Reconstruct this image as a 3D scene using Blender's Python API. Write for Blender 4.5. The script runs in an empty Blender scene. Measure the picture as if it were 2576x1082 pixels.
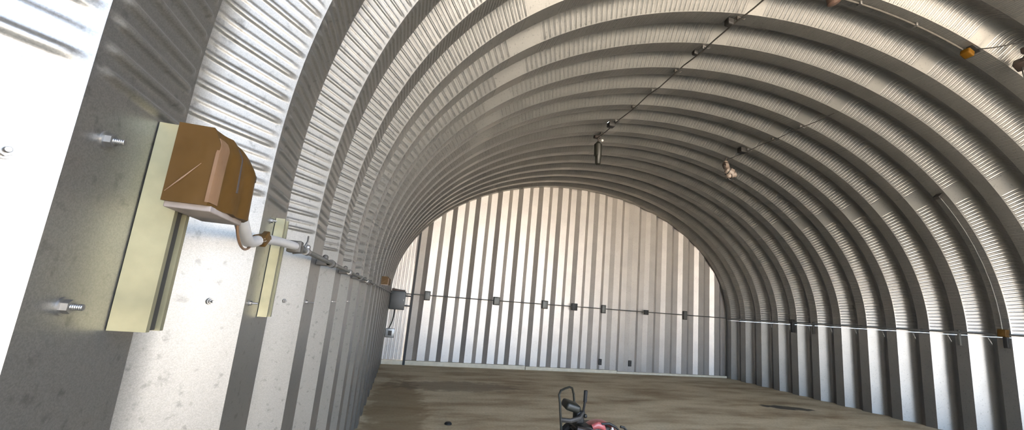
import bpy, math, random
import numpy as np
from mathutils import Vector, Matrix
random.seed(7)
SC = bpy.context.scene
COL = SC.collection
PI = math.pi
# ------------------------------------------------------------------ dimensions (metres, floor at z = 0, camera above origin)
H = 1.6076                    # camera height
XL, XR = -0.350, 10.122       # inner faces of the left and right side walls
XC, AX = (XL + XR) / 2, (XR - XL) / 2
ZS, BZ = 0.25 + H, 3.505      # spring line of the arch, rise of the arch
PITCH = 0.61                  # one corrugation
Y1 = 0.5427                   # near edge of the first inner flange
FL, WEB, DEP = 0.197, 0.172, 0.145
YD = 11.738                   # back wall
N0, N1 = -3, 20
YF = Y1 + (N0 - 1) * PITCH    # open front end
def yn(n): return Y1 + (n - 1) * PITCH

# ------------------------------------------------------------------ materials
def mat(name, col, rough=.5, metal=0., var=0., scale=8., bump=0., bscale=60., var_col=None, spec=.5):
    m = bpy.data.materials.new(name); m.use_nodes = True
    nt = m.node_tree; b = nt.nodes['Principled BSDF']
    b.inputs['Base Color'].default_value = (*col, 1); b.inputs['Roughness'].default_value = rough
    b.inputs['Metallic'].default_value = metal; b.inputs['Specular IOR Level'].default_value = spec
    tc = nt.nodes.new('ShaderNodeTexCoord')
    if var > 0:
        n = nt.nodes.new('ShaderNodeTexNoise'); n.inputs['Scale'].default_value = scale; n.inputs['Detail'].default_value = 6
        r = nt.nodes.new('ShaderNodeMapRange'); r.inputs['From Min'].default_value = .3; r.inputs['From Max'].default_value = .7
        mx = nt.nodes.new('ShaderNodeMix'); mx.data_type = 'RGBA'
        dk = var_col or tuple(c * (1 - var) for c in col)
        mx.inputs['A'].default_value = (*dk, 1); mx.inputs['B'].default_value = (*col, 1)
        nt.links.new(tc.outputs['Object'], n.inputs['Vector']); nt.links.new(n.outputs['Fac'], r.inputs['Value'])
        nt.links.new(r.outputs['Result'], mx.inputs['Factor']); nt.links.new(mx.outputs['Result'], b.inputs['Base Color'])
    if bump > 0:
        n2 = nt.nodes.new('ShaderNodeTexNoise'); n2.inputs['Scale'].default_value = bscale; n2.inputs['Detail'].default_value = 3
        bp = nt.nodes.new('ShaderNodeBump'); bp.inputs['Strength'].default_value = bump; bp.inputs['Distance'].default_value = .01
        nt.links.new(tc.outputs['Object'], n2.inputs['Vector']); nt.links.new(n2.outputs['Fac'], bp.inputs['Height'])
        nt.links.new(bp.outputs['Normal'], b.inputs['Normal'])
    return m

def galvanised(name, col, rough, metal, wave=.0, blot=.0):
    """zinc coated sheet: fine spangle, faint dirt specks, slow ripple of the sheet"""
    m = bpy.data.materials.new(name); m.use_nodes = True
    nt = m.node_tree; N = nt.nodes; K = nt.links; b = N['Principled BSDF']
    b.inputs['Metallic'].default_value = metal
    tc = N.new('ShaderNodeTexCoord')
    v = N.new('ShaderNodeTexVoronoi'); v.inputs['Scale'].default_value = 620
    n = N.new('ShaderNodeTexNoise'); n.inputs['Scale'].default_value = 3.0; n.inputs['Detail'].default_value = 5
    n3 = N.new('ShaderNodeTexNoise'); n3.inputs['Scale'].default_value = 45; n3.inputs['Detail'].default_value = 4
    for t in (v, n, n3): K.new(tc.outputs['Object'], t.inputs['Vector'])
    bw = N.new('ShaderNodeRGBToBW'); K.new(v.outputs['Color'], bw.inputs[0])
    def mr(src, a, c, lo, hi):
        r = N.new('ShaderNodeMapRange'); r.inputs['From Min'].default_value = a; r.inputs['From Max'].default_value = c
        r.inputs['To Min'].default_value = lo; r.inputs['To Max'].default_value = hi
        K.new(src, r.inputs['Value']); return r.outputs['Result']
    def mul(a, c):
        q = N.new('ShaderNodeMath'); q.operation = 'MULTIPLY'; K.new(a, q.inputs[0]); K.new(c, q.inputs[1]); return q.outputs[0]
    f = mul(mr(bw.outputs[0], .2, .8, .86, 1.07), mr(n.outputs['Fac'], .35, .65, .95, 1.03))
    f = mul(f, mr(n3.outputs['Fac'], .30, .40, .72, 1.0))
    c = N.new('ShaderNodeVectorMath'); c.operation = 'SCALE'; c.inputs[0].default_value = col
    K.new(f, c.inputs['Scale']); K.new(c.outputs[0], b.inputs['Base Color'])
    K.new(mr(bw.outputs[0], .2, .8, rough - .02, rough + .02), b.inputs['Roughness'])
    if wave:
        nw = N.new('ShaderNodeTexNoise'); nw.inputs['Scale'].default_value = 2.2; nw.inputs['Detail'].default_value = 2
        K.new(tc.outputs['Object'], nw.inputs['Vector'])
        bp = N.new('ShaderNodeBump'); bp.inputs['Strength'].default_value = wave; bp.inputs['Distance'].default_value = .02
        K.new(nw.outputs['Fac'], bp.inputs['Height']); K.new(bp.outputs['Normal'], b.inputs['Normal'])
    return m

M = {}
M['hull'] = galvanised('galvanised_sheet', (.23, .225, .21), .42, .9, wave=.15)
M['back'] = galvanised('galvanised_end_sheet', (.40, .37, .335), .44, .7, wave=.35)
M['zinc'] = mat('zinc_plated_steel', (.22, .215, .205), .38, .85, .25, 60)
M['gold'] = mat('yellow_zinc_strut', (.25, .235, .15), .42, .75, .18, 30)
M['emt'] = mat('emt_conduit', (.24, .24, .23), .38, .8, .2, 40)
M['dullpipe'] = mat('dull_conduit', (.11, .11, .10), .5, .6, .3, 40)
M['dark'] = mat('dark_steel', (.012, .011, .0095), .55, .2, .4, 20)
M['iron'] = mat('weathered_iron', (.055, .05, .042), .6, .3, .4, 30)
M['wrap'] = mat('brown_packing_tape', (.050, .026, .006), .5, 0, .22, 16, .5, 14, spec=.12)
M['tan'] = mat('creased_brown_tape', (.115, .066, .035), .45, 0, .3, 25, .4, 20, spec=.3)
M['card'] = mat('raw_cardboard_edge', (.20, .17, .15), .8, 0, .4, 30)
M['rust'] = mat('rust_brown_paint', (.060, .032, .020), .6, 0, .4, 30)
M['amber'] = mat('amber_tape', (.070, .032, .002), .6, 0, .3, 40, spec=.08)
M['panel'] = mat('dark_grey_enamel', (.03, .033, .032), .45, .1, .25, 9)
M['rubber'] = mat('black_rubber', (.009, .0085, .008), .7, 0, .3, 40)
M['olive'] = mat('olive_black_paint', (.014, .014, .009), .5, .1, .3, 20)
M['red'] = mat('faded_red_paint', (.36, .085, .08), .35, 0, .35, 12)
M['white'] = mat('off_white_plastic', (.55, .53, .48), .4, 0, .15, 20)
M['brownblk'] = mat('dark_brown_steel', (.022, .014, .010), .6, .2, .4, 12)
M['pvc'] = mat('pale_grey_fitting', (.26, .255, .245), .45, 0, .15, 30)
M['pinkbeige'] = mat('beige_pink_lamp_shell', (.17, .135, .11), .5, 0, .3, 20)
M['curb'] = mat('painted_curb', (.60, .53, .40), .75, 0, .2, 9)

def concrete():
    m = bpy.data.materials.new('worn_concrete'); m.use_nodes = True
    nt = m.node_tree; N = nt.nodes; K = nt.links; b = N['Principled BSDF']
    b.inputs['Roughness'].default_value = .7; b.inputs['Specular IOR Level'].default_value = .2
    tc = N.new('ShaderNodeTexCoord')
    mp = N.new('ShaderNodeMapping'); mp.inputs['Scale'].default_value = (.55, 1.5, 1); K.new(tc.outputs['Object'], mp.inputs['Vector'])
    n = N.new('ShaderNodeTexNoise'); n.inputs['Scale'].default_value = 1.1; n.inputs['Detail'].default_value = 8; n.inputs['Roughness'].default_value = .6
    K.new(mp.outputs[0], n.inputs['Vector'])
    cr = N.new('ShaderNodeValToRGB'); cr.color_ramp.elements[0].position = .32; cr.color_ramp.elements[1].position = .7
    cr.color_ramp.elements[0].color = (.22, .155, .085, 1); cr.color_ramp.elements[1].color = (.56, .47, .32, 1)
    e = cr.color_ramp.elements.new(.5); e.color = (.42, .34, .22, 1)
    K.new(n.outputs['Fac'], cr.inputs['Fac'])
    n2 = N.new('ShaderNodeTexNoise'); n2.inputs['Scale'].default_value = 26; n2.inputs['Detail'].default_value = 5
    K.new(tc.outputs['Object'], n2.inputs['Vector'])
    r2 = N.new('ShaderNodeMapRange'); r2.inputs['From Min'].default_value = .3; r2.inputs['From Max'].default_value = .7
    r2.inputs['To Min'].default_value = .86; r2.inputs['To Max'].default_value = 1.1; K.new(n2.outputs['Fac'], r2.inputs['Value'])
    sc = N.new('ShaderNodeVectorMath'); sc.operation = 'SCALE'; K.new(cr.outputs['Color'], sc.inputs[0]); K.new(r2.outputs['Result'], sc.inputs['Scale'])
    # an old oil stain with ragged edge, near the right wall
    sx = N.new('ShaderNodeSeparateXYZ'); K.new(tc.outputs['Object'], sx.inputs[0])
    def math_(op, a, c):
        q = N.new('ShaderNodeMath'); q.operation = op
        for i, t in enumerate((a, c)):
            if t is None: continue
            if isinstance(t, (int, float)): q.inputs[i].default_value = t
            else: K.new(t, q.inputs[i])
        return q.outputs[0]
    last = sc.outputs[0]
    n4 = N.new('ShaderNodeTexNoise'); n4.inputs['Scale'].default_value = 5; n4.inputs['Detail'].default_value = 4; K.new(tc.outputs['Object'], n4.inputs['Vector'])
    for (cx, cy, rx, ry, colr, st, ang) in [(8.15, 7.62, .62, .20, (.05, .043, .035), .92, -.35), (.1, 7.2, .45, 2.6, (.16, .105, .045), .6, 0),
                                       (1.2, 9.0, 1.3, .55, (.13, .10, .07), .55, 0)]:
        u = math_('SUBTRACT', sx.outputs[0], cx); w = math_('SUBTRACT', sx.outputs[1], cy)
        ca, sa = math.cos(ang), math.sin(ang)
        u2 = math_('ADD', math_('MULTIPLY', u, ca), math_('MULTIPLY', w, sa)); w2 = math_('SUBTRACT', math_('MULTIPLY', w, ca), math_('MULTIPLY', u, sa))
        d = math_('ADD', math_('POWER', math_('ABSOLUTE', math_('DIVIDE', u2, rx), None), 2), math_('POWER', math_('ABSOLUTE', math_('DIVIDE', w2, ry), None), 2))
        d = math_('ADD', d, math_('MULTIPLY', math_('SUBTRACT', n4.outputs['Fac'], .5), 2.2))
        rr = N.new('ShaderNodeMapRange'); rr.inputs['From Min'].default_value = 1.15; rr.inputs['From Max'].default_value = .6
        rr.inputs['To Min'].default_value = 0; rr.inputs['To Max'].default_value = st; K.new(d, rr.inputs['Value'])
        mx = N.new('ShaderNodeMix'); mx.data_type = 'RGBA'; mx.inputs['B'].default_value = (*colr, 1)
        K.new(rr.outputs['Result'], mx.inputs['Factor']); K.new(last, mx.inputs['A']); last = mx.outputs['Result']
    K.new(last, b.inputs['Base Color'])
    bp = N.new('ShaderNodeBump'); bp.inputs['Strength'].default_value = .25; bp.inputs['Distance'].default_value = .004
    K.new(n2.outputs['Fac'], bp.inputs['Height']); K.new(bp.outputs['Normal'], b.inputs['Normal'])
    return m
M['floor'] = concrete()
M['ground'] = mat('dry_dirt_ground', (.42, .35, .27), .95, 0, .3, 1.2)

# ------------------------------------------------------------------ mesh builder
class MB:
    def __init__(s): s.v = []; s.f = []
    def add(s, vs, fs):
        o = len(s.v); s.v += [tuple(v) for v in vs]; s.f += [tuple(i + o for i in f) for f in fs]; return s
    def box(s, c, size, rot=None, bev=0.):
        x, y, z = (d / 2 for d in size)
        if bev <= 0:
            vs = [(sx * x, sy * y, sz * z) for sz in (-1, 1) for sy in (-1, 1) for sx in (-1, 1)]
            fs = [(0, 2, 3, 1), (4, 5, 7, 6), (0, 1, 5, 4), (2, 6, 7, 3), (0, 4, 6, 2), (1, 3, 7, 5)]
        else:
            import bmesh
            bm = bmesh.new(); bmesh.ops.create_cube(bm, size=2)
            for v in bm.verts: v.co = Vector((v.co.x * x, v.co.y * y, v.co.z * z))
            bmesh.ops.bevel(bm, geom=list(bm.edges), offset=bev, segments=3, affect='EDGES', profile=.5)
            bm.verts.ensure_lookup_table()
            vs = [v.co.copy() for v in bm.verts]; fs = [tuple(v.index for v in f.verts) for f in bm.faces]; bm.free()
        R = rot or Matrix.Identity(3)
        return s.add([(R @ Vector(v)) + Vector(c) for v in vs], fs)
    def tube(s, pts, r, seg=10, closed=False, caps=True):
        pts = [Vector(p) for p in pts]; n = len(pts)
        rs = r if isinstance(r, (list, tuple)) else [r] * n
        T = []
        for i in range(n):
            a = pts[(i - 1) % n] if (i > 0 or closed) else pts[i]; c = pts[(i + 1) % n] if (i < n - 1 or closed) else pts[i]
            T.append((c - a).normalized())
        up = Vector((0, 0, 1)) if abs(T[0].z) < .9 else Vector((1, 0, 0))
        u = T[0].cross(up).normalized(); vs = []
        for i in range(n):
            u = (u - T[i] * u.dot(T[i])).normalized(); w = T[i].cross(u)
            for k in range(seg):
                a = 2 * PI * k / seg; vs.append(pts[i] + (u * math.cos(a) + w * math.sin(a)) * rs[i])
        fs = []
        for i in range(n if closed else n - 1):
            j = (i + 1) % n
            for k in range(seg):
                l = (k + 1) % seg; fs.append((i * seg + k, i * seg + l, j * seg + l, j * seg + k))
        if caps and not closed: fs += [tuple(range(seg))[::-1], tuple((n - 1) * seg + k for k in range(seg))]
        return s.add(vs, fs)
    def cyl(s, a, b, r, seg=16, r2=None): return s.tube([a, b], [r, r if r2 is None else r2], seg)
    def prism(s, poly, d0, d1, frame):
        """poly in (u,v), extruded along w from d0 to d1; frame = (origin, U, V, W)"""
        o, U, V, W = (Vector(t) for t in frame); n = len(poly)
        vs = [o + U * p[0] + V * p[1] + W * d for d in (d0, d1) for p in poly]
        fs = [tuple(range(n))[::-1], tuple(range(n, 2 * n))] + [(i, (i + 1) % n, n + (i + 1) % n, n + i) for i in range(n)]
        return s.add(vs, fs)
    def ball(s, c, r, seg=14, sq=(1, 1, 1)):
        vs = []; fs = []; rings = seg // 2
        for i in range(rings + 1):
            t = PI * i / rings
            for k in range(seg):
                p = 2 * PI * k / seg; vs.append((c[0] + r * sq[0] * math.sin(t) * math.cos(p), c[1] + r * sq[1] * math.sin(t) * math.sin(p), c[2] + r * sq[2] * math.cos(t)))
        for i in range(rings):
            for k in range(seg): l = (k + 1) % seg; fs.append((i * seg + k, (i + 1) * seg + k, (i + 1) * seg + l, i * seg + l))
        return s.add(vs, fs)
    def build(s, name, m, parent=None, smooth=True, **tags):
        me = bpy.data.meshes.new(name); off = Vector(parent['_w']) if parent else Vector((0, 0, 0))
        if not parent and 'origin' in tags: off = Vector(tags['origin'])
        me.from_pydata([tuple(Vector(v) - off) for v in s.v], [], s.f); me.validate(); me.update()
        me.materials.append(m if not isinstance(m, str) else M[m])
        import bmesh
        bm = bmesh.new(); bm.from_mesh(me); bmesh.ops.remove_doubles(bm, verts=bm.verts, dist=1e-6)
        bmesh.ops.recalc_face_normals(bm, faces=bm.faces); bm.to_mesh(me); bm.free()
        if smooth:
            me.polygons.foreach_set('use_smooth', [True] * len(me.polygons)); me.set_sharp_from_angle(angle=math.radians(35))
        o = bpy.data.objects.new(name, me); COL.objects.link(o)
        if parent:
            o.parent = parent; o['_w'] = tuple(off)
            if parent.type == 'MESH': pass
        else: o.location = off; o['_w'] = tuple(off)
        for k in ('label', 'category', 'group', 'kind'):
            if tags.get(k): o[k] = tags[k]
        return o
def thing(name, label, cat, loc, group=None):
    o = bpy.data.objects.new(name, None); COL.objects.link(o); o.location = loc; o['_w'] = tuple(loc)
    o.empty_display_size = .05
    o['label'] = label; o['category'] = cat
    if group: o['group'] = group
    return o
def copy_tree(o, parent=None):
    c = o.copy(); COL.objects.link(c)
    if parent: c.parent = parent
    for ch in list(o.children): copy_tree(ch, c)
    return c

# ------------------------------------------------------------------ the arch (inner face)
def arch_pt(th):        # th 0 = left spring, pi = right spring
    x = XC - AX * math.cos(th); z = ZS + BZ * math.sin(th)
    nx, nz = -math.cos(th) / AX, math.sin(th) / BZ
    l = math.hypot(nx, nz); return x, z, nx / l, nz / l
def arch_z(x, e=0.): 
    t = (x - XC) / (AX + e); return ZS + (BZ + e) * math.sqrt(max(0, 1 - t * t))
def arch_at_x(x, off=0.):   # point hanging `off` inside the inner flange at abscissa x
    th = math.acos(max(-1, min(1, (XC - x) / AX))); px, pz, nx, nz = arch_pt(th)
    return Vector((px - nx * off, 0, pz - nz * off)), Vector((-nx, 0, -nz))

SL_ = .925; VA = .108; VH = (PITCH - FL) / 2            # valley: straight flanks, rounded bottom
def valley(t):
    """depth and slope across the recess, t from its near edge"""
    u = min(t, 2 * VH - t)
    if u < VA: d, k = SL_ * u, SL_
    else:
        q = (u - VA) / (VH - VA); d = SL_ * VA + SL_ * (VH - VA) * (q - q * q / 2); k = SL_ * (1 - q)
    return d, (k if t < VH else -k)
def strips(hi):
    """the two faces of one corrugation: lists of (y, depth outward, crimp mask, ny, nd)"""
    fl = [(t, m) for t, m in ((0, 0), (.009, 0), (.016, .55), (.026, 1), (.0985, 1), (.171, 1), (.181, .55), (.188, 0), (.197, 0))]
    L = 2 * VH; S = [[(t, 0, 1.25 * m, 0, -1) for t, m in fl]]
    e = [(0, 0), (.006, 0), (.013, .55), (.022, 1), (.065, 1), (VA, 1)] + [(VA + (VH - VA) * q, 1) for q in ((.25, .5, .75, 1) if hi else (.33, .67, 1))]
    e = e + [(L - t, m) for t, m in e[-2::-1]]
    v = []
    for t, m in e:
        d, k = valley(t); l = math.hypot(1, k); v.append((FL + t, d, m, k / l, -1 / l))
    S.append(v); return S
PATCH = [(.66, .95), (3.36, 3.62), (6.14, 6.40), (8.74, 8.99)]
def hull_mesh(name, arcs, n_from, n_to, crimp, hi):
    """arcs: arrays x, z, nx, nz, g (crimp height) sampled along the section"""
    x, z, nx, nz, g, g2 = arcs; ns = len(x); V = []; F = []; off = 0
    idx = np.arange(ns - 1)
    for n in range(n_from, n_to):
        for si, st in enumerate(strips(hi)):
            k = len(st); a = np.array(st)             # k,5
            disp = (g2 if si == 0 else g)[:, None] * a[None, :, 2]         # ns,k inward
            Y = yn(n) + a[None, :, 0] + disp * a[None, :, 3]
            d = a[None, :, 1] + disp * a[None, :, 4]
            V.append(np.stack([x[:, None] + nx[:, None] * d, Y + np.zeros_like(d), z[:, None] + nz[:, None] * d], -1).reshape(-1, 3))
            for c in range(k - 1):
                F.append(np.stack([idx * k + c, idx * k + c + 1, (idx + 1) * k + c + 1, (idx + 1) * k + c], -1) + off)
            off += ns * k
    return np.concatenate(V), np.concatenate(F), off
def np_object(name, V, F, m, **tags):
    me = bpy.data.meshes.new(name)
    me.vertices.add(len(V)); me.vertices.foreach_set('co', V.astype(np.float32).ravel())
    me.loops.add(F.size); me.loops.foreach_set('vertex_index', F.astype(np.int32).ravel())
    me.polygons.add(len(F)); me.polygons.foreach_set('loop_start', np.arange(0, F.size, F.shape[1], dtype=np.int32))
    me.polygons.foreach_set('use_smooth', np.ones(len(F), dtype=bool))
    me.update(calc_edges=True); me.materials.append(m)
    o = bpy.data.objects.new(name, me); COL.objects.link(o); o['kind'] = 'structure'
    for k, v in tags.items(): o[k] = v
    return o
# arc-length table of the ellipse
TH = np.linspace(0, PI, 20001)
ex, ez = XC - AX * np.cos(TH), ZS + BZ * np.sin(TH)
SL = np.concatenate([[0], np.cumsum(np.hypot(np.diff(ex), np.diff(ez)))]); LEN = SL[-1]
Z0 = H + .20                      # the crimping starts here
def section(step):
    low = ZS - Z0; s = np.arange(-low, LEN + low + step / 2, step)
    th = np.interp(np.clip(s, 0, LEN), SL, TH)
    x, z = XC - AX * np.cos(th), ZS + BZ * np.sin(th)
    z = np.where(s < 0, ZS + s, np.where(s > LEN, ZS - (s - LEN), z))
    nx, nz = -np.cos(th) / AX, np.sin(th) / BZ; l = np.hypot(nx, nz); nx, nz = nx / l, nz / l
    W = .0625
    t = (s + low - .022) / W; fr = t - np.floor(t)
    d0 = np.minimum(fr, 1 - fr) * W; d1 = np.abs(fr - .46) * W
    if step < .003:      # crisp flat-topped beads near the camera
        top = lambda d, w, e: .5 * (1 - np.tanh((d - w) / e))
        g = .0050 * top(d0, .0058, .0016) + .0022 * top(d1, .0045, .0018)
        g2 = .0056 * (top(d0, .0052, .0018) + top(d1, .0052, .0018))
    else:
        g = .0068 * np.exp(-(d0 / .0075) ** 2) + .0020 * np.exp(-(d1 / .0060) ** 2)
        g2 = .0060 * np.exp(-(d0 / .0065) ** 2) + .0045 * np.exp(-(d1 / .0065) ** 2)
    env = np.clip((s + low - .010) / .012, 0, 1) * np.clip((LEN + low - .045 - s) / .01, 0, 1)
    for a, c in PATCH:
        env *= 1 - ((x > a) & (x < c) & (z > ZS + .4))
    return x, z, nx, nz, g * env, g2 * env
hiA, loA = section(.0625 / 26), section(.0625 / 10)
v1, f1, o1 = hull_mesh('c', hiA, N0, 5, True, True)
v2, f2, o2 = hull_mesh('c', loA, 5, N1 + 1, True, False)
np_object('ceiling', np.concatenate([v1, v2]), np.concatenate([f1, f2 + o1]), M['hull'])
for nm, X, sg in (('wall_left', XL, -1), ('wall_right', XR, 1)):
    zz = np.linspace(-.05, Z0, 9); one = np.ones_like(zz)
    V, F, _ = hull_mesh(nm, (one * X, zz, one * sg, one * 0, one * 0, one * 0), N0, N1 + 1, False, False)
    np_object(nm, V, F, M['hull'])
# sheet edge step of the overlapping lower panels at the first corrugations (lap of the straight wall sheets)

# ------------------------------------------------------------------ floor and outside ground
b = MB(); b.box((XC, (YF + 12.6) / 2, -.1), (XR - XL + .8, 12.6 - YF, .2)); fl = b.build('floor', 'floor', smooth=False, kind='structure')
b = MB(); b.box((XC, YF - 30.2, -.17), (140, 60, .2)); b.build('ground', 'ground', smooth=False, kind='structure')

# ------------------------------------------------------------------ back wall
def back_wall():
    xs = []; ys = []                       # polyline in plan
    # finely ribbed leaf left of the post
    x = XL - .25
    while x < .21:
        for dx, d in ((0, 0), (.030, 0), (.040, .012), (.062, .012), (.072, 0)):
            if x + dx < .215: xs.append(x + dx); ys.append(YD + .02 + d)
        x += .088
    nl = len(xs)
    # wide trapezoid sheets
    X0 = .60 - FL / 2
    p = X0 - PITCH
    pts = []
    while p < XR + .3:
        for dx, d in ((0, 0), (FL, 0), (FL + .12, .085), (PITCH - .12, .085)):
            pts.append((p + dx, YD + d))
        p += PITCH
    pts = [(.20, YD)] + [q for q in pts if q[0] > .21]
    V = []; F = []
    def emit(pl):
        # split long segments for a clean arch edge
        q = []
        for (a, ya), (c, yc) in zip(pl[:-1], pl[1:]):
            m = max(1, int(abs(c - a) / .03))
            q.append([(a + (c - a) * i / m, ya + (yc - ya) * i / m) for i in range(m + 1)])
        for seg in q:
            o = len(V)
            for xx, yy in seg:
                zt = arch_z(xx, .25) if abs(xx - XC) < AX + .25 else ZS
                for t in (0, .25, .5, .75, 1): V.append((xx, yy, -.03 + (zt + .03) * t))
            for i in range(len(seg) - 1):
                for t in range(4): F.append((o + i * 5 + t, o + (i + 1) * 5 + t, o + (i + 1) * 5 + t + 1, o + i * 5 + t + 1))
    emit(list(zip(xs, ys))); emit(pts)
    return np.array(V), np.array(F)
V, F = back_wall(); np_object('wall_back', V, F, M['back'])
b = MB(); b.box(((XL - .1 + 3.40) / 2, YD - .01, .055), (3.40 - XL + .1, .10, .11), bev=.008)
b.box(((3.42 + 6.2) / 2, YD - .01, .045), (6.2 - 3.42, .10, .09), bev=.008)
b.box(((6.21 + XR + .1) / 2, YD - .01, .03), (XR + .1 - 6.21, .08, .06), bev=.008)
b.build('baseboard_back', 'curb', kind='structure')
b = MB()       # dark strip as built-in shade where the end wall meets the arch (right half)
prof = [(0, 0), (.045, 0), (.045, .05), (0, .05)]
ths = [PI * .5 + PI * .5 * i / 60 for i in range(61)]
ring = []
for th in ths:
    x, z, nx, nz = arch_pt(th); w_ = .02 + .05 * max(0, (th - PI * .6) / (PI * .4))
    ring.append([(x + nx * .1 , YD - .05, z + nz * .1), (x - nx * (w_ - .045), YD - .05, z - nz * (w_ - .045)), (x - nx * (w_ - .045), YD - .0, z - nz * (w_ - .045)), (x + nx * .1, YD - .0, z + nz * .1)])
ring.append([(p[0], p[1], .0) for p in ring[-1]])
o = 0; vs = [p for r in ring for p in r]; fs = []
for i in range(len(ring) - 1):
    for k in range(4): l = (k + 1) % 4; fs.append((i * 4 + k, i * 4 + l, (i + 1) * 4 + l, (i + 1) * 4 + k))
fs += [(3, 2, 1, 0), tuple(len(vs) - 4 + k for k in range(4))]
b.add(vs, fs); b.build('shade_strip_1', 'iron', kind='structure')
# dark post between the two kinds of end sheets
b = MB(); zt = arch_z(.21) + .02
b.prism([(0, 0), (.06, 0), (.06, .012), (.012, .012), (.012, .075), (0, .075)], .0, zt, ((.165, YD - .075, 0), (1, 0, 0), (0, 1, 0), (0, 0, 1)))
b.build('steel_post', 'dark', label='thin dark full-height steel post left of the wide back wall corrugations', category='post', origin=(.19, YD - .05, 0))

# ------------------------------------------------------------------ left wall hardware
def strut(y0, y1, z0, z1, label, m='gold', dep=.041, x=XL):
    """open channel, back against the flange, slot facing the room, lips turned in"""
    t = .0026; w = y1 - y0; b = MB(); X0 = x + .0015
    P_ = [(0, 0), (dep, 0), (dep, w * .2), (dep - .011, w * .2), (dep - .011, w * .2 - t), (dep - t, w * .2 - t), (dep - t, t), (t, t),
          (t, w - t), (dep - t, w - t), (dep - t, w * .8 + t), (dep - .011, w * .8 + t), (dep - .011, w * .8), (dep, w * .8), (dep, w), (0, w)]
    b.prism(P_, z0, z1, ((X0, y0, 0), (1, 0, 0), (0, 1, 0), (0, 0, 1)))
    o = b.build('strut_channel', m, smooth=False, label=label, category='channel', origin=(X0, (y0 + y1) / 2, z0))
    b = MB(); b.box((X0 + dep / 2, (y0 + y1) / 2, (z0 + z1) / 2 - .001), (dep - .012, w - 2.4 * t, z1 - z0 - .004)); b.build('slot_shade', 'rubber', o, smooth=False, label='black block standing in for the shade in the slot')  # black block added as the shade inside the open channel
    return o
strut(.676, .717, H - .0665, H + .212, 'gold strut channel on the nearest dark wall rib, under the brown taped box')
strut(1.254, 1.295, H - .070, H + .186, 'small pale strut channel on the second dark rib, crossed by the conduit', 'gold', .0215)

def bolt(y, z, d, ny, label, size=1., shaft=.028):
    """washer, hex nut and threaded end; (ny) tilts the axis onto the web"""
    ax = Vector((1, 0, 0)) if ny == 0 else Vector((1, -SL_, 0)).normalized()
    c = Vector((XL - d, y, z)); root = thing('bolt', label, 'bolt', tuple(c), 'bolts along the left wall')
    U = Vector((0, 0, 1)); Vv = ax.cross(U)
    b = MB(); b.cyl(c, c + ax * .002 * size, .0088 * size, 20); b.build('washer', 'zinc', root)
    b = MB(); hexp = [(.0066 * size * math.cos(PI / 3 * k), .0066 * size * math.sin(PI / 3 * k)) for k in range(6)]
    b.prism(hexp, .0015, .0075 * size, (c, U, Vv, ax)); b.build('nut', 'zinc', root, smooth=False)
    if shaft:
        b = MB(); n = 14; b.tube([c + ax * (.006 + shaft * i / n) for i in range(n + 1)], [(.0028 + .0004 * (i % 2)) * size for i in range(n + 1)], 10); b.build('threaded_shank', 'zinc', root)
BZL = H - .0357
bolt(yn(1) + .052, BZL, 0, 0, 'large bolt with threaded end on the nearest dark rib, low beside the gold channel', 1.15, .013)
bolt(yn(1) + .047, H + .153, 0, 0, 'large bolt on the nearest dark rib, level with the upper half of the gold channel', 1.15, .013)
bolt(yn(2) + .030, BZL, 0, 0, 'small bright bolt on second dark rib beside the pale channel', .8, .012)
bolt(yn(2) + .065, H + .172, 0, 0, 'small bolt on second dark rib between taped box and pale channel top', .9, .008)
bolt(yn(2) - .056, BZL, .048, 1, 'dark nut on the bright web between the two strut channels', .8, .006)
bolt(yn(3) - .056, BZL, .048, 1, 'dark nut on the bright web right of the pale strut channel', .8, .004)
bolt(yn(1) - .030, H + .108, .0258, 1, 'round bolt end on the bright web at the left frame edge', .9, .006)
bolt(yn(3) + .040, BZL, 0, 0, 'bolt with long threaded end on the third dark rib', .95, .022)
bolt(yn(4) + .040, BZL, 0, 0, 'small bolt on the fourth dark rib, right of the long threaded one', .8, .012)
bolt(yn(5) + .040, BZL, 0, 0, 'tiny bolt on the fifth dark rib of the left wall', .8, .010)

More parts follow.
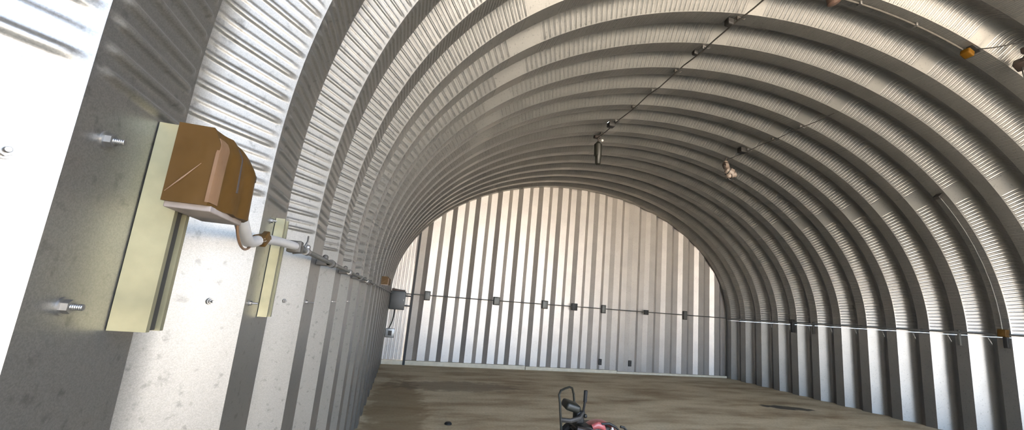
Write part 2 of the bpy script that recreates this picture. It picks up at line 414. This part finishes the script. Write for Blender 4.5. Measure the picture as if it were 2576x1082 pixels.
# box wrapped in brown tape on the gold channel
def wrapped_box(x0, x1, y0, y1, z0, z1, label):
    c = ((x0 + x1) / 2, (y0 + y1) / 2, (z0 + z1) / 2); root = thing('taped_box', label, 'box', (c[0], c[1], z0), None)
    import bmesh
    # softly crumpled body with a sloped upper shoulder
    N_ = 14; b = MB(); vs = []; fs = []
    def P(u, v, w):     # u,v,w in 0..1
        x = x0 + (x1 - x0) * u; y = y0 + (y1 - y0) * v; z = z0 + (z1 - z0) * w
        z -= (z1 - z0) * .24 * max(0, (v - .45) / .55) ** 1.5 * w          # shoulder falls towards the far end
        x -= (x1 - x0) * .22 * max(0, (w - .8) / .2) * u                   # rounded top edge
        x += (x1 - x0) * .35 * v * u                                       # front swells to the far side
        x -= (x1 - x0) * .25 * max(0, (v - .85) / .15) * u
        cr = .0010 * math.sin(v * 17 + w * 2) + .0005 * math.sin(v * 29 - w * 3)
        return Vector((x + cr * u, y + cr * (1 if v < .5 else -1) * .5, z + cr * .6))
    def grid(fn):
        o = len(vs)
        for i in range(N_ + 1):
            for j in range(N_ + 1): vs.append(fn(i / N_, j / N_))
        for i in range(N_):
            for j in range(N_): a = o + i * (N_ + 1) + j; fs.append((a, a + 1, a + N_ + 2, a + N_ + 1))
    grid(lambda a, c_: P(a, 0, c_)); grid(lambda a, c_: P(a, 1, c_)); grid(lambda a, c_: P(0, a, c_)); grid(lambda a, c_: P(1, a, c_)); grid(lambda a, c_: P(a, c_, 0)); grid(lambda a, c_: P(a, c_, 1))
    b.add(vs, fs); b.build('tape_wrap', 'wrap', root)
    # folds of tape on the front
    for (va, vb, wa, wb, off, mm, lab) in ((.02, .20, .04, .88, .0012, 'tan', 'pale creased strip of tape'), (.46, .485, .30, .93, .0010, 'brownblk', 'dark seam'), (.86, .90, .72, .97, .0012, 'brownblk', 'dark seam')):
        b = MB(); vs = []; fs = []; K_ = 16
        for i in range(K_ + 1):
            w = wa + (wb - wa) * i / K_; sk = -.10 * (1 - i / K_) * (vb - va > .1)
            for j, v in enumerate((va + sk, (va + vb) / 2 + sk, vb + sk * .3)):
                p = P(1, max(0, v), w); vs.append((p.x + off * (1 + .6 * (j == 1)), p.y - (off if v <= 0 else 0), p.z))
        for i in range(K_):
            for j in range(2): a = i * 3 + j; fs.append((a, a + 1, a + 4, a + 3))
        n0 = len(vs); vs += [(p[0] - .004, p[1], p[2]) for p in vs]
        fs += [tuple(n0 + k for k in f[::-1]) for f in fs]
        for i in range(K_): fs += [(i * 3, (i + 1) * 3, n0 + (i + 1) * 3, n0 + i * 3), (i * 3 + 2, n0 + i * 3 + 2, n0 + (i + 1) * 3 + 2, (i + 1) * 3 + 2)]
        fs += [(0, n0, n0 + 1, 1), (1, n0 + 1, n0 + 2, 2)]; e = K_ * 3; fs += [(e, e + 1, n0 + e + 1, n0 + e), (e + 1, e + 2, n0 + e + 2, n0 + e + 1)]
        b.add(vs, fs); o = b.build('tape_strip' if mm == 'tan' else 'tape_seam', mm, root, label=lab)
    # diagonal crease on the side face
    b = MB(); b.tube([(x0 + .002, y0 - .0003, z0 + .012), (x0 + (x1 - x0) * .35, y0 - .0012, z0 + (z1 - z0) * .30), (x0 + (x1 - x0) * .68, y0 - .0003, z0 + (z1 - z0) * .52)], [.0004, .0012, .0003], 8); b.build('tape_crease', 'tan', root)
    b = MB(); b.box(((x0 + x1) / 2 + .002, (y0 + y1) / 2, z0 - .0030), ((x1 - x0) * 1.04, (y1 - y0) * .9, .008), bev=.0015); b.build('box_bottom', 'card', root, label='grey-pink underside of the box')
    return root
wrapped_box(-.3065, -.257, .634, .756, H + .099, H + .203, 'large brown taped box on the gold strut channel at the near left')

# conduit along the left wall
xo = XL + .055
cl = thing('electrical_conduit', 'metal conduit running along the left wall from the taped box to the back corner', 'conduit', (xo, 1.25, H + .1))
def bez(p, n=12):
    p = [Vector(q) for q in p]; out = []
    for i in range(n + 1):
        t = i / n; a = [q.copy() for q in p]
        while len(a) > 1: a = [a[k] * (1 - t) + a[k + 1] * t for k in range(len(a) - 1)]
        out.append(a[0])
    return out
P0 = Vector((-.262, .748, H + .118))
ZC = H + .118
b = MB(); path = bez([P0, (-.262, .80, H + .088), (-.285, .87, H + .076), (-.29, .93, H + .086)], 10) + bez([(-.29, .95, H + .091), (-.292, 1.0, H + .104), (-.300, 1.1, H + .112), (-.295, 1.262, ZC + .000)], 10)
b.tube(path, .0105, 12); b.build('flexible_conduit', 'pvc', cl, label='pale bent length of conduit between box and wall run')
zc1, zc2 = H + .118, H + .15
yy = [1.262, 2.2, 3.4, 5.0, 7.0, 9.0, 11.55]
b = MB(); b.tube([(xo, y, zc1 + (zc2 - zc1) * (i / 6)) for i, y in enumerate(yy)], .0080, 12); b.build('conduit_pipe', 'dullpipe', cl)
for y, r, L in ((1.40, .0115, .03), (1.93, .011, .04), (2.46, .011, .05), (3.6, .011, .05), (4.4, .011, .05)):
    z = zc1 + (zc2 - zc1) * (y - 1.26) / 10.3; b = MB(); b.cyl((xo, y - L / 2, z), (xo, y + L / 2, z), r, 14); b.build('coupling', 'zinc', cl)
b = MB(); b.tube([(xo, 1.27, ZC + .012), (xo + .014, 1.282, ZC + .004), (xo + .012, 1.295, ZC - .012), (xo - .01, 1.295, ZC - .016)], .0035, 8); b.box((xo - .004, 1.283, ZC), (.034, .028, .032), bev=.003); b.build('pipe_clamp', 'iron', cl)
b = MB(); b.tube([(xo, 1.37, ZC + .010), (xo + .004, 1.38, ZC + .028), (xo + .001, 1.392, ZC + .045)], .0028, 6); b.ball((xo, 1.41, ZC + .014), .009, 10); b.build('screw_ear', 'zinc', cl)
for n in (3, 4, 5, 6, 7):
    z = zc1 + (zc2 - zc1) * (yn(n) + .1 - 1.26) / 10.3
    b = MB(); b.box((XL + .028, yn(n) + .1, z), (.054, .03, .022), bev=.003); b.cyl((xo, yn(n) + .085, z), (xo, yn(n) + .115, z), .0155, 14); b.ball((XL + .03, yn(n) + .1, z + .022), .012, 10); b.build('pipe_clamp', 'iron', cl)
b = MB(); b.cyl((-.2915, .955, H + .0925), (-.295, 1.015, H + .104), .0120, 12); b.box((-.287, .985, H + .1), (.012, .03, .022), Matrix.Rotation(.6, 3, 'X'), bev=.002); b.build('tape_scrap', 'wrap', cl, label='scrap of brown tape round the pipe')
b = MB(); b.tube(bez([(-.262, .752, H + .116), (-.262, .76, H + .07), (-.270, .83, H + .05), (-.283, .90, H + .075)], 14), .0022, 6); b.build('loop_wire', 'tan', cl)

wrapped_box(XL + .08, XL + .155, 5.05, 5.20, H + .155, H + .245, 'small brown taped box on the conduit far along the left wall')

# ------------------------------------------------------------------ back wall hardware
YB = YD - .02
pn = thing('electric_panel', 'dark grey electric panel hung at the back left corner beside the post', 'electrical panel', (-.2, YB - .14, H - .23))
b = MB(); b.box((-.155, YB - .13, H - .01), (.37, .16, .47), bev=.008); b.build('cabinet', 'panel', pn)
b = MB(); b.box((-.155, YB - .216, H - .01), (.345, .012, .44), bev=.004); dr = b.build('door', 'panel', pn)
b = MB(); b.box((-.01, YB - .226, H), (.014, .012, .05), bev=.003); b.build('latch', 'zinc', dr)
for z in (H + .115, H - .135):
    b = MB(); b.box((.105, YB - .10, z), (.16, .03, .035), bev=.003); b.build('bracket_arm', 'dark', pn)
b = MB(); b.box((-.22, YB - .12, H + .25), (.20, .12, .05), Matrix.Rotation(.12, 3, 'Y'), bev=.01); b.box((-.06, YB - .13, H + .245), (.13, .1, .03), bev=.006); b.build('top_fitting', 'rust', pn, label='rust-brown fitting on top of the panel')
b = MB(); b.tube(bez([(-.19, YB - .1, H - .245), (-.20, YB - .1, H - .45), (-.20, YB - .06, H - .55), (-.26, YB - .05, H - .66), (-.27, YB - .04, H - .72)], 16), .013, 8); b.build('drop_cable', 'dark', pn)
ob = thing('outlet_box', 'small grey outlet box hanging below the dark electric panel', 'outlet', (-.25, YB - .03, H - .95))
b = MB(); b.box((-.235, YB - .045, H - .84), (.22, .07, .22), bev=.008); b.build('box', 'emt', ob)
b = MB(); b.box((-.235, YB - .084, H - .84), (.09, .008, .12), bev=.003); b.build('cover', 'iron', ob)

cb = thing('electrical_conduit', 'thin conduit crossing the corrugated back wall at head height', 'conduit', (5, YB - .03, H + .2))
zb = lambda x: H + .172 + .0095 * x
b = MB(); b.tube([(.0, YB - .05, zb(0)), (3.5, YB - .05, zb(3.5)), (7, YB - .05, zb(7)), (10.05, YB - .05, zb(10.05))], .013, 10); b.build('conduit_pipe', 'dullpipe', cb)
bx = [(.57, .15, .24, 'iron'), (2.43, .17, .22, 'iron'), (3.835, .17, .23, 'iron'), (4.741, .17, .20, 'dark'), (5.672, .13, .24, 'iron'), (7.111, .13, .14, 'dark'), (8.498, .12, .27, 'iron')]
words = ['first junction box on the back wall, nearest the dark post', 'second junction box on the back wall, below the blotchy corrugation', 'broad third junction box near the middle of the back wall',
         'dark fourth junction box on the back wall conduit', 'tall fifth junction box, right of the dark fourth one', 'small dark junction box second from the right wall', 'tall narrow junction box nearest the right wall']
for (x, w, h, m), lab in zip(bx, words):
    t = thing('junction_box', lab, 'junction box', (x, YB - .04, zb(x) - h / 2), 'junction boxes on the back wall')
    b = MB(); b.box((x, YB - .04, zb(x) - .01), (w, .085, h), bev=.01); b.build('box', m, t)
    b = MB(); b.box((x, YB - .087, zb(x) - .01), (w * .8, .008, h * .8), bev=.003); b.build('cover', 'dullpipe' if m == 'iron' else 'dark', t)
for x, lab in ((5.66, 'small dark outlet low on the back wall, left of its neighbour'), (6.63, 'small dark outlet low on the back wall, right of its neighbour')):
    t = thing('wall_outlet', lab, 'outlet', (x, YB - .02, H - 1.35), 'low outlets on the back wall')
    b = MB(); b.box((x, YB - .02, H - 1.30), (.085, .05, .17), bev=.006); b.build('box', 'iron', t)
    b = MB(); b.box((x + .01, YB - .048, H - 1.27), (.04, .008, .05), bev=.002); b.build('cover', 'dark', t)

# ------------------------------------------------------------------ right wall hardware
xr = XR - .045
cr_ = thing('electrical_conduit', 'long bright conduit running along the right wall above the bare panels', 'conduit', (xr, 6, H + .25))
b = MB(); b.tube([(xr, y, H + .248) for y in (.3, 1, 3, 5, 7, 9, 11.6)], .016, 12); b.build('conduit_pipe', 'emt', cr_)
for n in (6, 8, 10, 12, 14, 16, 18):
    b = MB(); b.box((XR - .02, yn(n) + .12, H + .248), (.05, .03, .05), bev=.004); b.build('pipe_clamp', 'iron', cr_)
t = thing('strut_channel', 'dark strut channel under the far conduit on the right wall, nearer the back', 'channel', (XR - .02, yn(15) + .12, H + .05))
b = MB(); b.box((XR - .045, yn(15) + .10, H + .16), (.085, .07, .34), bev=.004); b.build('channel', 'dark', t)
b = MB(); b.box((XR - .092, yn(15) + .10, H + .27), (.02, .1, .07), bev=.004); b.build('clip', 'dark', t)
t = thing('strut_channel', 'slim dark strut channel on the right wall, one rib nearer than the thick one', 'channel', (XR - .02, yn(14) + .12, H + .05))
b = MB(); b.box((XR - .03, yn(14) + .10, H + .14), (.05, .035, .30), bev=.003); b.build('channel', 'iron', t)
t = thing('strut_channel', 'grey strut channel on the right wall rib left of the brown box', 'channel', (XR - .02, yn(9) + .12, H + .05))
b = MB(); b.box((XR - .026, yn(9) + .115, H + .145), (.05, .04, .28), bev=.003); b.build('channel', 'dullpipe', t)
t = thing('junction_box', 'brown taped junction box on the right wall conduit with dark channel below', 'junction box', (XR - .03, yn(8) + .1, H + .1))
b = MB(); b.box((XR - .085, yn(8) + .06, H + .275), (.11, .12, .13), Matrix.Rotation(.08, 3, 'X'), bev=.012); b.build('box', 'wrap', t)
b = MB(); b.box((XR - .045, yn(8) + .05, H + .12), (.075, .06, .20), bev=.004); b.build('support_channel', 'dark', t)
# thin riser on rib 8, from the box up to a bracket on the haunch
t = thing('thin_conduit', 'thin conduit climbing the curved rib above the brown box at right', 'conduit', (XR - .02, yn(8) + .1, H + .3))
pts = [(XR - .02, yn(8) + .10, H + .33)]
for x in (10.10, 10.05, 9.95, 9.8, 9.6, 9.4, 9.2, 9.0, 8.8): 
    p, nn = arch_at_x(x, .02); pts.append((p.x, yn(8) + .10, p.z))
b = MB(); b.tube(pts, .007, 8); b.build('conduit_pipe', 'emt', t)
p, nn = arch_at_x(8.78, .03); b = MB()
th_ = math.atan2(nn.x, -nn.z)
b.box((p.x, yn(8) + .08, p.z), (.20, .10, .06), Matrix.Rotation(-math.atan2(-nn.x, -nn.z) , 3, 'Y'), bev=.006); b.build('end_bracket', 'dark', t)

# ------------------------------------------------------------------ ceiling hardware
def ridge_run(x, y0, y1, label, r=.011):
    p, nn = arch_at_x(x, .045); root = thing('ceiling_conduit', label, 'conduit', (p.x, y0, p.z))
    b = MB(); n = int((y1 - y0) / .3); b.tube([(p.x + .012 * math.sin(i * 2.1), y0 + (y1 - y0) * i / n, p.z - .012 * abs(math.sin(i * 1.3))) for i in range(n + 1)], r, 8); b.build('conduit_pipe', 'iron', root)
    n = math.ceil((y0 - Y1) / PITCH) + 1
    while yn(n) < y1 - .05:
        b = MB(); b.box((p.x, yn(n) + .05, p.z + .02), (.05, .03, .045), bev=.004); b.tube([(p.x - .01, yn(n) + .03, p.z + .01), (p.x + .03, yn(n) + .0, p.z - .02), (p.x + .07, yn(n) + .02, p.z + .015)], .006, 6); b.build('pipe_clamp', 'zinc' if n % 2 else 'iron', root)
        n += 1
    return root
ridge_run(3.31, .3, 7.46, 'long thin conduit along the crown of the arch, ending at the dark pendant lamp', .009)
ridge_run(6.33, 4.84, 7.28, 'short conduit under the right half of the arch ending at the pale lamp', .0065)
def cbox(x, y, s, m, label, off=.05):
    p, nn = arch_at_x(x, off); t = thing('junction_box', label, 'junction box', (p.x, y, p.z))
    b = MB(); b.box((p.x, y, p.z), s, bev=.008); b.build('box', m, t)
    b = MB(); b.box((p.x, y, p.z - s[2] / 2 - .003), (s[0] * .8, s[1] * .8, .006), bev=.002); b.build('cover', m, t)
cbox(3.22, yn(6) + .10, (.075, .08, .07), 'dark', 'dark box on the crown conduit, nearest to the camera')
cbox(3.25, yn(11) + .14, (.12, .12, .10), 'dark', 'dark box on the crown conduit just before the dark pendant')
cbox(3.24, yn(7) + .14, (.06, .06, .05), 'dark', 'tiny dark box on the crown conduit behind the nearest one')
cbox(6.25, yn(11) + .12, (.16, .12, .10), 'dark', 'dark box on the short right conduit above the pale lamp')
# pendant lamp (dark)
p, nn = arch_at_x(3.34, .0); y = 7.50
pl = thing('pendant_lamp', 'dark tubular pendant lamp hanging from the crown of the arch', 'lamp', (p.x, y, p.z))
b = MB(); b.tube([(p.x - .06, y - .04, p.z - .02), (p.x - .01, y - .02, p.z - .06), (p.x + .0, y, p.z - .10), (p.x, y, p.z - .16)], .018, 8); b.box((p.x - .03, y, p.z - .03), (.13, .1, .06), bev=.01); b.build('hanger', 'brownblk', pl)
b = MB(); b.tube([(p.x, y, p.z - .13), (p.x, y, p.z - .17), (p.x, y, p.z - .19), (p.x + .004, y, p.z - .42), (p.x + .012, y, p.z - .44), (p.x + .016, y, p.z - .60), (p.x + .018, y, p.z - .62)], [.03, .06, .078, .076, .062, .056, .03], 18); b.build('lamp_housing', 'olive', pl)
b = MB(); b.ball((p.x + .055, y - .07, p.z - .115), .026, 12); b.build('glass_bulb', 'white', pl, label='small pale bulb')
# pendant lamp (pale cluster)
p, nn = arch_at_x(6.33, .0); y = 7.32
pl = thing('pendant_lamp', 'pale twin lamp cluster hanging at the end of the short right conduit', 'lamp', (p.x, y, p.z))
b = MB(); b.tube([(p.x, y, p.z), (p.x - .02, y, p.z - .05), (p.x - .03, y, p.z - .10)], .022, 8); b.build('hanger', 'iron', pl)
def lamp_can(c, ax, r, L, m1, m2, nm):
    c = Vector(c); ax = Vector(ax).normalized()
    b = MB(); b.tube([c, c + ax * .02, c + ax * L * .5, c + ax * L, c + ax * (L + .012)], [r * .5, r * .85, r, r * 1.05, r * .6], 16); o = b.build(nm, m1, pl)
    b = MB(); b.tube([c + ax * (L * .38), c + ax * (L * .48)], [r * 1.10, r * 1.10], 16); b.build('band', m2, o)
lamp_can((p.x - .04, y, p.z - .08), (.05, -.2, -1), .062, .16, 'pinkbeige', 'brownblk', 'lamp_housing')
b = MB(); b.tube([(p.x - .085, y - .03, p.z - .12), (p.x - .10, y - .04, p.z - .2), (p.x - .06, y - .02, p.z - .26)], [.02, .045, .03], 10); b.build('side_bracket', 'brownblk', pl)
lamp_can((p.x - .03, y, p.z - .26), (1, -.25, -.55), .088, .17, 'pinkbeige', 'dark', 'lamp_housing')
lamp_can((p.x - .01, y - .01, p.z - .42), (1, -.25, .35), .060, .20, 'pinkbeige', 'brownblk', 'lamp_housing')
b = MB(); b.tube(bez([(p.x - .02, y, p.z - .24), (p.x + .02, y, p.z - .36), (p.x + .0, y, p.z - .46), (p.x + .05, y, p.z - .52), (p.x + .17, y - .02, p.z - .47)], 12), .02, 8); b.build('cable', 'dark', pl)

# conduit along rib 5 and the amber taped box
t = thing('thin_conduit', 'conduit following the curved rib at top right up to the amber taped box', 'conduit', (5, yn(5) + .12, 5.3))
pts = []
for i in range(19):
    x = 3.9 + (6.22 - 3.9) * i / 18; p, nn = arch_at_x(x, .022); pts.append((p.x, yn(5) + .105, p.z))
b = MB(); b.tube(pts, .011, 10); b.build('conduit_pipe', 'iron', t)
for x in (4.5, 5.4):
    p, nn = arch_at_x(x, .02); b = MB(); b.box((p.x, yn(5) + .105, p.z), (.03, .05, .04), bev=.004); b.build('pipe_clamp', 'zinc', t)
p, nn = arch_at_x(6.28, .05)
t = thing('junction_box', 'amber taped junction box at the top right with a cable leaving it', 'junction box', (p.x, yn(5) + .11, p.z))
b = MB(); b.box((p.x, yn(5) + .09, p.z - .01), (.11, .10, .075), Matrix.Rotation(.35, 3, 'Y'), bev=.016); b.build('box', 'amber', t)
b = MB(); b.box((p.x + .04, yn(5) + .05, p.z + .045), (.18, .07, .02), Matrix.Rotation(.3, 3, 'Y'), bev=.004); b.build('strap', 'dark', t)
b = MB(); b.tube(bez([(p.x + .05, yn(5) + .03, p.z + .03), (p.x + .12, yn(5) - .14, p.z - .06), (p.x + .2, yn(5) - .26, p.z - .02), (6.50, 2.60, 5.13)], 16), .007, 8); b.build('cable', 'dark', t)
# fixture at the right frame edge
p, nn = arch_at_x(6.79, .0); y = 2.83
pl = thing('pendant_lamp', 'dark lamp with looping cables at the top right frame edge', 'lamp', (p.x, y, p.z))
b = MB(); b.box((p.x - .09, y - .12, p.z + .0), (.12, .12, .07), bev=.012); b.tube([(p.x - .09, y - .11, p.z), (p.x + .0, y, p.z - .06)], .015, 8); b.build('hanger', 'brownblk', pl)
b = MB(); b.box((p.x + .045, y + .02, p.z - .075), (.13, .12, .10), Matrix.Rotation(.5, 3, 'Y'), bev=.015); b.build('lamp_housing', 'brownblk', pl)
b = MB(); b.tube(bez([(p.x + .0, y, p.z - .14), (p.x - .03, y, p.z - .25), (p.x + .04, y, p.z - .38), (p.x + .12, y, p.z - .34), (p.x + .10, y, p.z - .18)], 18), .008, 8); b.build('cable', 'dark', pl)
# brown lamp over the frame top
p, nn = arch_at_x(4.10, .0)
pl = thing('pendant_lamp', 'brown lamp can at the top frame edge, left end of the rib conduit', 'lamp', (p.x, 3.12, p.z))
b = MB(); b.cyl((p.x, 3.10, p.z + .02), (p.x - .01, 3.08, p.z - .06), .02, 10); b.build('hanger', 'dark', pl)
b = MB(); b.tube([(p.x - .03, 3.09, p.z - .02), (p.x - .02, 3.085, p.z - .03), (p.x - .0, 3.08, p.z - .115), (p.x + .005, 3.08, p.z - .125)], [.03, .062, .066, .04], 16); b.build('lamp_housing', 'rust', pl)

# ------------------------------------------------------------------ machine on the floor
def machine():
    r = thing('engine_cart', 'black and red engine machine with a hoop handle on the concrete floor', 'machine', (2.15, 4.55, 0))
    b = MB()                                                     # hoop handle
    hp = [(1.78, 4.50, .30), (1.745, 4.48, .50), (1.715, 4.46, .68), (1.70, 4.46, .755), (1.725, 4.48, .795), (1.80, 4.55, .805), (1.885, 4.64, .805), (1.945, 4.70, .785), (1.975, 4.72, .72), (2.0, 4.72, .56), (2.02, 4.70, .34)]
    b.tube(hp, .0125, 10); b.build('hoop_handle', 'olive', r)
    b = MB(); b.tube([(2.03, 4.55, .46), (2.025, 4.53, .60), (2.022, 4.50, .70)], .013, 8); b.tube([(2.022, 4.50, .68), (2.020, 4.49, .80)], [.020, .020], 10); b.build('control_lever', 'rubber', r)
    b = MB(); b.box((1.885, 4.56, .625), (.175, .19, .085), Matrix.Rotation(.28, 3, 'Y') @ Matrix.Rotation(.1, 3, 'X'), bev=.03); b.build('air_cleaner', 'olive', r)
    b = MB(); b.tube([(1.75, 4.48, .50), (1.84, 4.44, .50), (1.95, 4.46, .52), (2.03, 4.55, .56)], .024, 8); b.build('cross_tube', 'iron', r)
    b = MB(); b.box((1.99, 4.58, .51), (.10, .12, .13), bev=.02); b.ball((2.035, 4.50, .535), .022, 10); b.build('fuel_valve', 'dark', r)
    # engine block and shrouds
    b = MB(); b.box((2.17, 4.62, .28), (.34, .34, .30), bev=.03)
    for i in range(7): b.box((2.17, 4.62, .17 + i * .035), (.38, .38, .010), bev=.003)
    b.build('engine_block', 'iron', r)
    b = MB(); b.tube([(1.90, 4.40, .43), (2.05, 4.38, .40), (2.22, 4.38, .32), (2.40, 4.38, .24)], [.03, .034, .034, .03], 10); b.build('frame_rail', 'brownblk', r)
    b = MB(); vs = []; fs = []; n = 20                            # curved red cowl
    for i in range(n + 1):
        a = PI * (1.0 - i / n); c_, s_ = math.cos(a), math.sin(a)
        for (rr, yy_) in ((.17, 4.50), (.185, 4.56), (.185, 4.66), (.15, 4.72), (.135, 4.66), (.135, 4.54)):
            vs.append((2.25 + rr * c_ * 1.05, yy_, .335 + rr * s_ * .72))
    for i in range(n):
        for k in range(6): l = (k + 1) % 6; fs.append((i * 6 + k, i * 6 + l, (i + 1) * 6 + l, (i + 1) * 6 + k))
    fs += [tuple(range(6)), tuple(n * 6 + k for k in range(6))[::-1]]
    b.add(vs, fs); b.build('engine_cowl', 'red', r, label='faded red cowl')
    b = MB(); b.tube([(2.11, 4.47, .43), (2.16, 4.46, .455), (2.22, 4.46, .44), (2.26, 4.47, .40)], [.03, .04, .036, .02], 12); b.build('fuel_tank', 'red', r, label='bright pink-red tank top')
    b = MB(); b.cyl((2.335, 4.42, .27), (2.325, 4.42, .42), .020, 12); b.cyl((2.325, 4.42, .41), (2.323, 4.42, .44), .012, 10); b.build('spark_plug_boot', 'white', r, label='white upright fitting')
    b = MB(); b.tube([(2.20, 4.44, .47), (2.29, 4.43, .475), (2.37, 4.43, .44), (2.44, 4.44, .38)], [.012, .015, .013, .010], 8); b.build('intake_pipe', 'dark', r)
    b = MB(); b.box((2.47, 4.52, .27), (.17, .20, .16), Matrix.Rotation(.35, 3, 'Y'), bev=.04); b.build('pump_housing', 'red', r, label='pink-red housing')
    b = MB(); b.cyl((2.54, 4.40, .26), (2.56, 4.38, .27), .035, 14); b.cyl((2.54, 4.40, .26), (2.58, 4.36, .27), .016, 10); b.build('drain_cap', 'dark', r)
    b = MB(); b.tube([(2.60, 4.60, .08), (2.615, 4.60, .25), (2.60, 4.60, .36), (2.56, 4.60, .395), (2.52, 4.60, .40)], .014, 8); b.build('end_hoop', 'olive', r)
    # base frame
    b = MB()
    for yy_ in (4.38, 4.80): b.tube([(1.80, yy_, .16), (2.1, yy_, .14), (2.6, yy_, .10)], .018, 8)
    for xx in (1.80, 2.15, 2.58): b.tube([(xx, 4.38, .16 - (xx - 1.8) * .07), (xx, 4.80, .16 - (xx - 1.8) * .07)], .018, 8)
    b.tube([(1.80, 4.38, .16), (1.78, 4.50, .30)], .014, 8); b.tube([(2.02, 4.70, .34), (2.1, 4.80, .14)], .014, 8)
    b.build('base_frame', 'olive', r)
    for yy_ in (4.30, 4.88):
        b = MB(); c = Vector((2.08, yy_, .20)); R_ = .145
        b.tube([c + Vector((R_ * math.cos(2 * PI * k / 28), 0, R_ * math.sin(2 * PI * k / 28))) for k in range(28)], .052, 10, closed=True)
        w = b.build('wheel', 'rubber', r)
        b = MB(); b.cyl(c - Vector((0, .028, 0)), c + Vector((0, .028, 0)), .10, 20); b.cyl(c - Vector((0, .045, 0)), c + Vector((0, .045, 0)), .03, 12); b.build('wheel_hub', 'emt', w)
    b = MB(); b.cyl((2.08, 4.30, .20), (2.08, 4.88, .20), .012, 8); b.build('axle', 'iron', r)
    for yy_ in (4.38, 4.80):
        b = MB(); b.cyl((2.58, yy_, .0), (2.58, yy_, .03), .03, 12); b.cyl((2.58, yy_, .02), (2.58, yy_, .10), .014, 8); b.build('foot', 'rubber', r)
machine()
pk = thing('floor_fitting', 'small dark round fitting on the concrete left of the machine', 'fitting', (.79, 6.22, 0))
b = MB(); b.tube([(.79, 6.22, .0), (.79, 6.22, .012), (.79, 6.22, .03), (.79, 6.22, .034)], [.05, .05, .036, .02], 18); b.build('cap', 'dark', pk)

# ------------------------------------------------------------------ camera
cam = bpy.data.cameras.new('camera'); co = bpy.data.objects.new('camera', cam); COL.objects.link(co)
f_, cx_, cy_, yaw, pit, rol = 1069.744, 1350.667, 582.600, .28531, .184564, .0814159
fwd = Vector((math.sin(yaw) * math.cos(pit), math.cos(yaw) * math.cos(pit), math.sin(pit)))
r0 = Vector((math.cos(yaw), -math.sin(yaw), 0)); u0 = r0.cross(fwd)
rt = r0 * math.cos(rol) + u0 * math.sin(rol); up = rt.cross(fwd)
Mx = Matrix((rt, up, -fwd)).transposed().to_4x4(); Mx.translation = Vector((0, 0, H)); co.matrix_world = Mx
cam.sensor_width = 36; cam.lens = f_ / 2576 * 36; cam.shift_x = (1288 - cx_) / 2576; cam.shift_y = (cy_ - 541) / 2576
cam.clip_start = .02; cam.clip_end = 500
SC.camera = co

# ------------------------------------------------------------------ daylight from the open end
w = bpy.data.worlds.new('sky'); SC.world = w; w.use_nodes = True; nt = w.node_tree
bg = nt.nodes['Background']
tc = nt.nodes.new('ShaderNodeTexCoord'); sp = nt.nodes.new('ShaderNodeSeparateXYZ'); nt.links.new(tc.outputs['Generated'], sp.inputs[0])
cr = nt.nodes.new('ShaderNodeValToRGB'); nt.links.new(sp.outputs['Z'], cr.inputs['Fac'])
cr.color_ramp.elements[0].position = 0.0; cr.color_ramp.elements[0].color = (.62, .79, 1.0, 1)
cr.color_ramp.elements[1].position = .5; cr.color_ramp.elements[1].color = (.50, .66, 1.0, 1)
nt.links.new(cr.outputs['Color'], bg.inputs['Color']); bg.inputs['Strength'].default_value = 1.9
sn = bpy.data.lights.new('sun', 'SUN'); sn.energy = 75; sn.angle = .01; sn.color = (1, .98, .95)
so = bpy.data.objects.new('sun', sn); COL.objects.link(so); so.rotation_euler = (math.radians(-50), 0, 0)
vs_ = SC.view_settings; vs_.view_transform = 'Standard'; vs_.look = 'None'; vs_.gamma = 1; vs_.use_curve_mapping = False; vs_.exposure = 2.62
for o in bpy.data.objects:
    if '_w' in o: del o['_w']
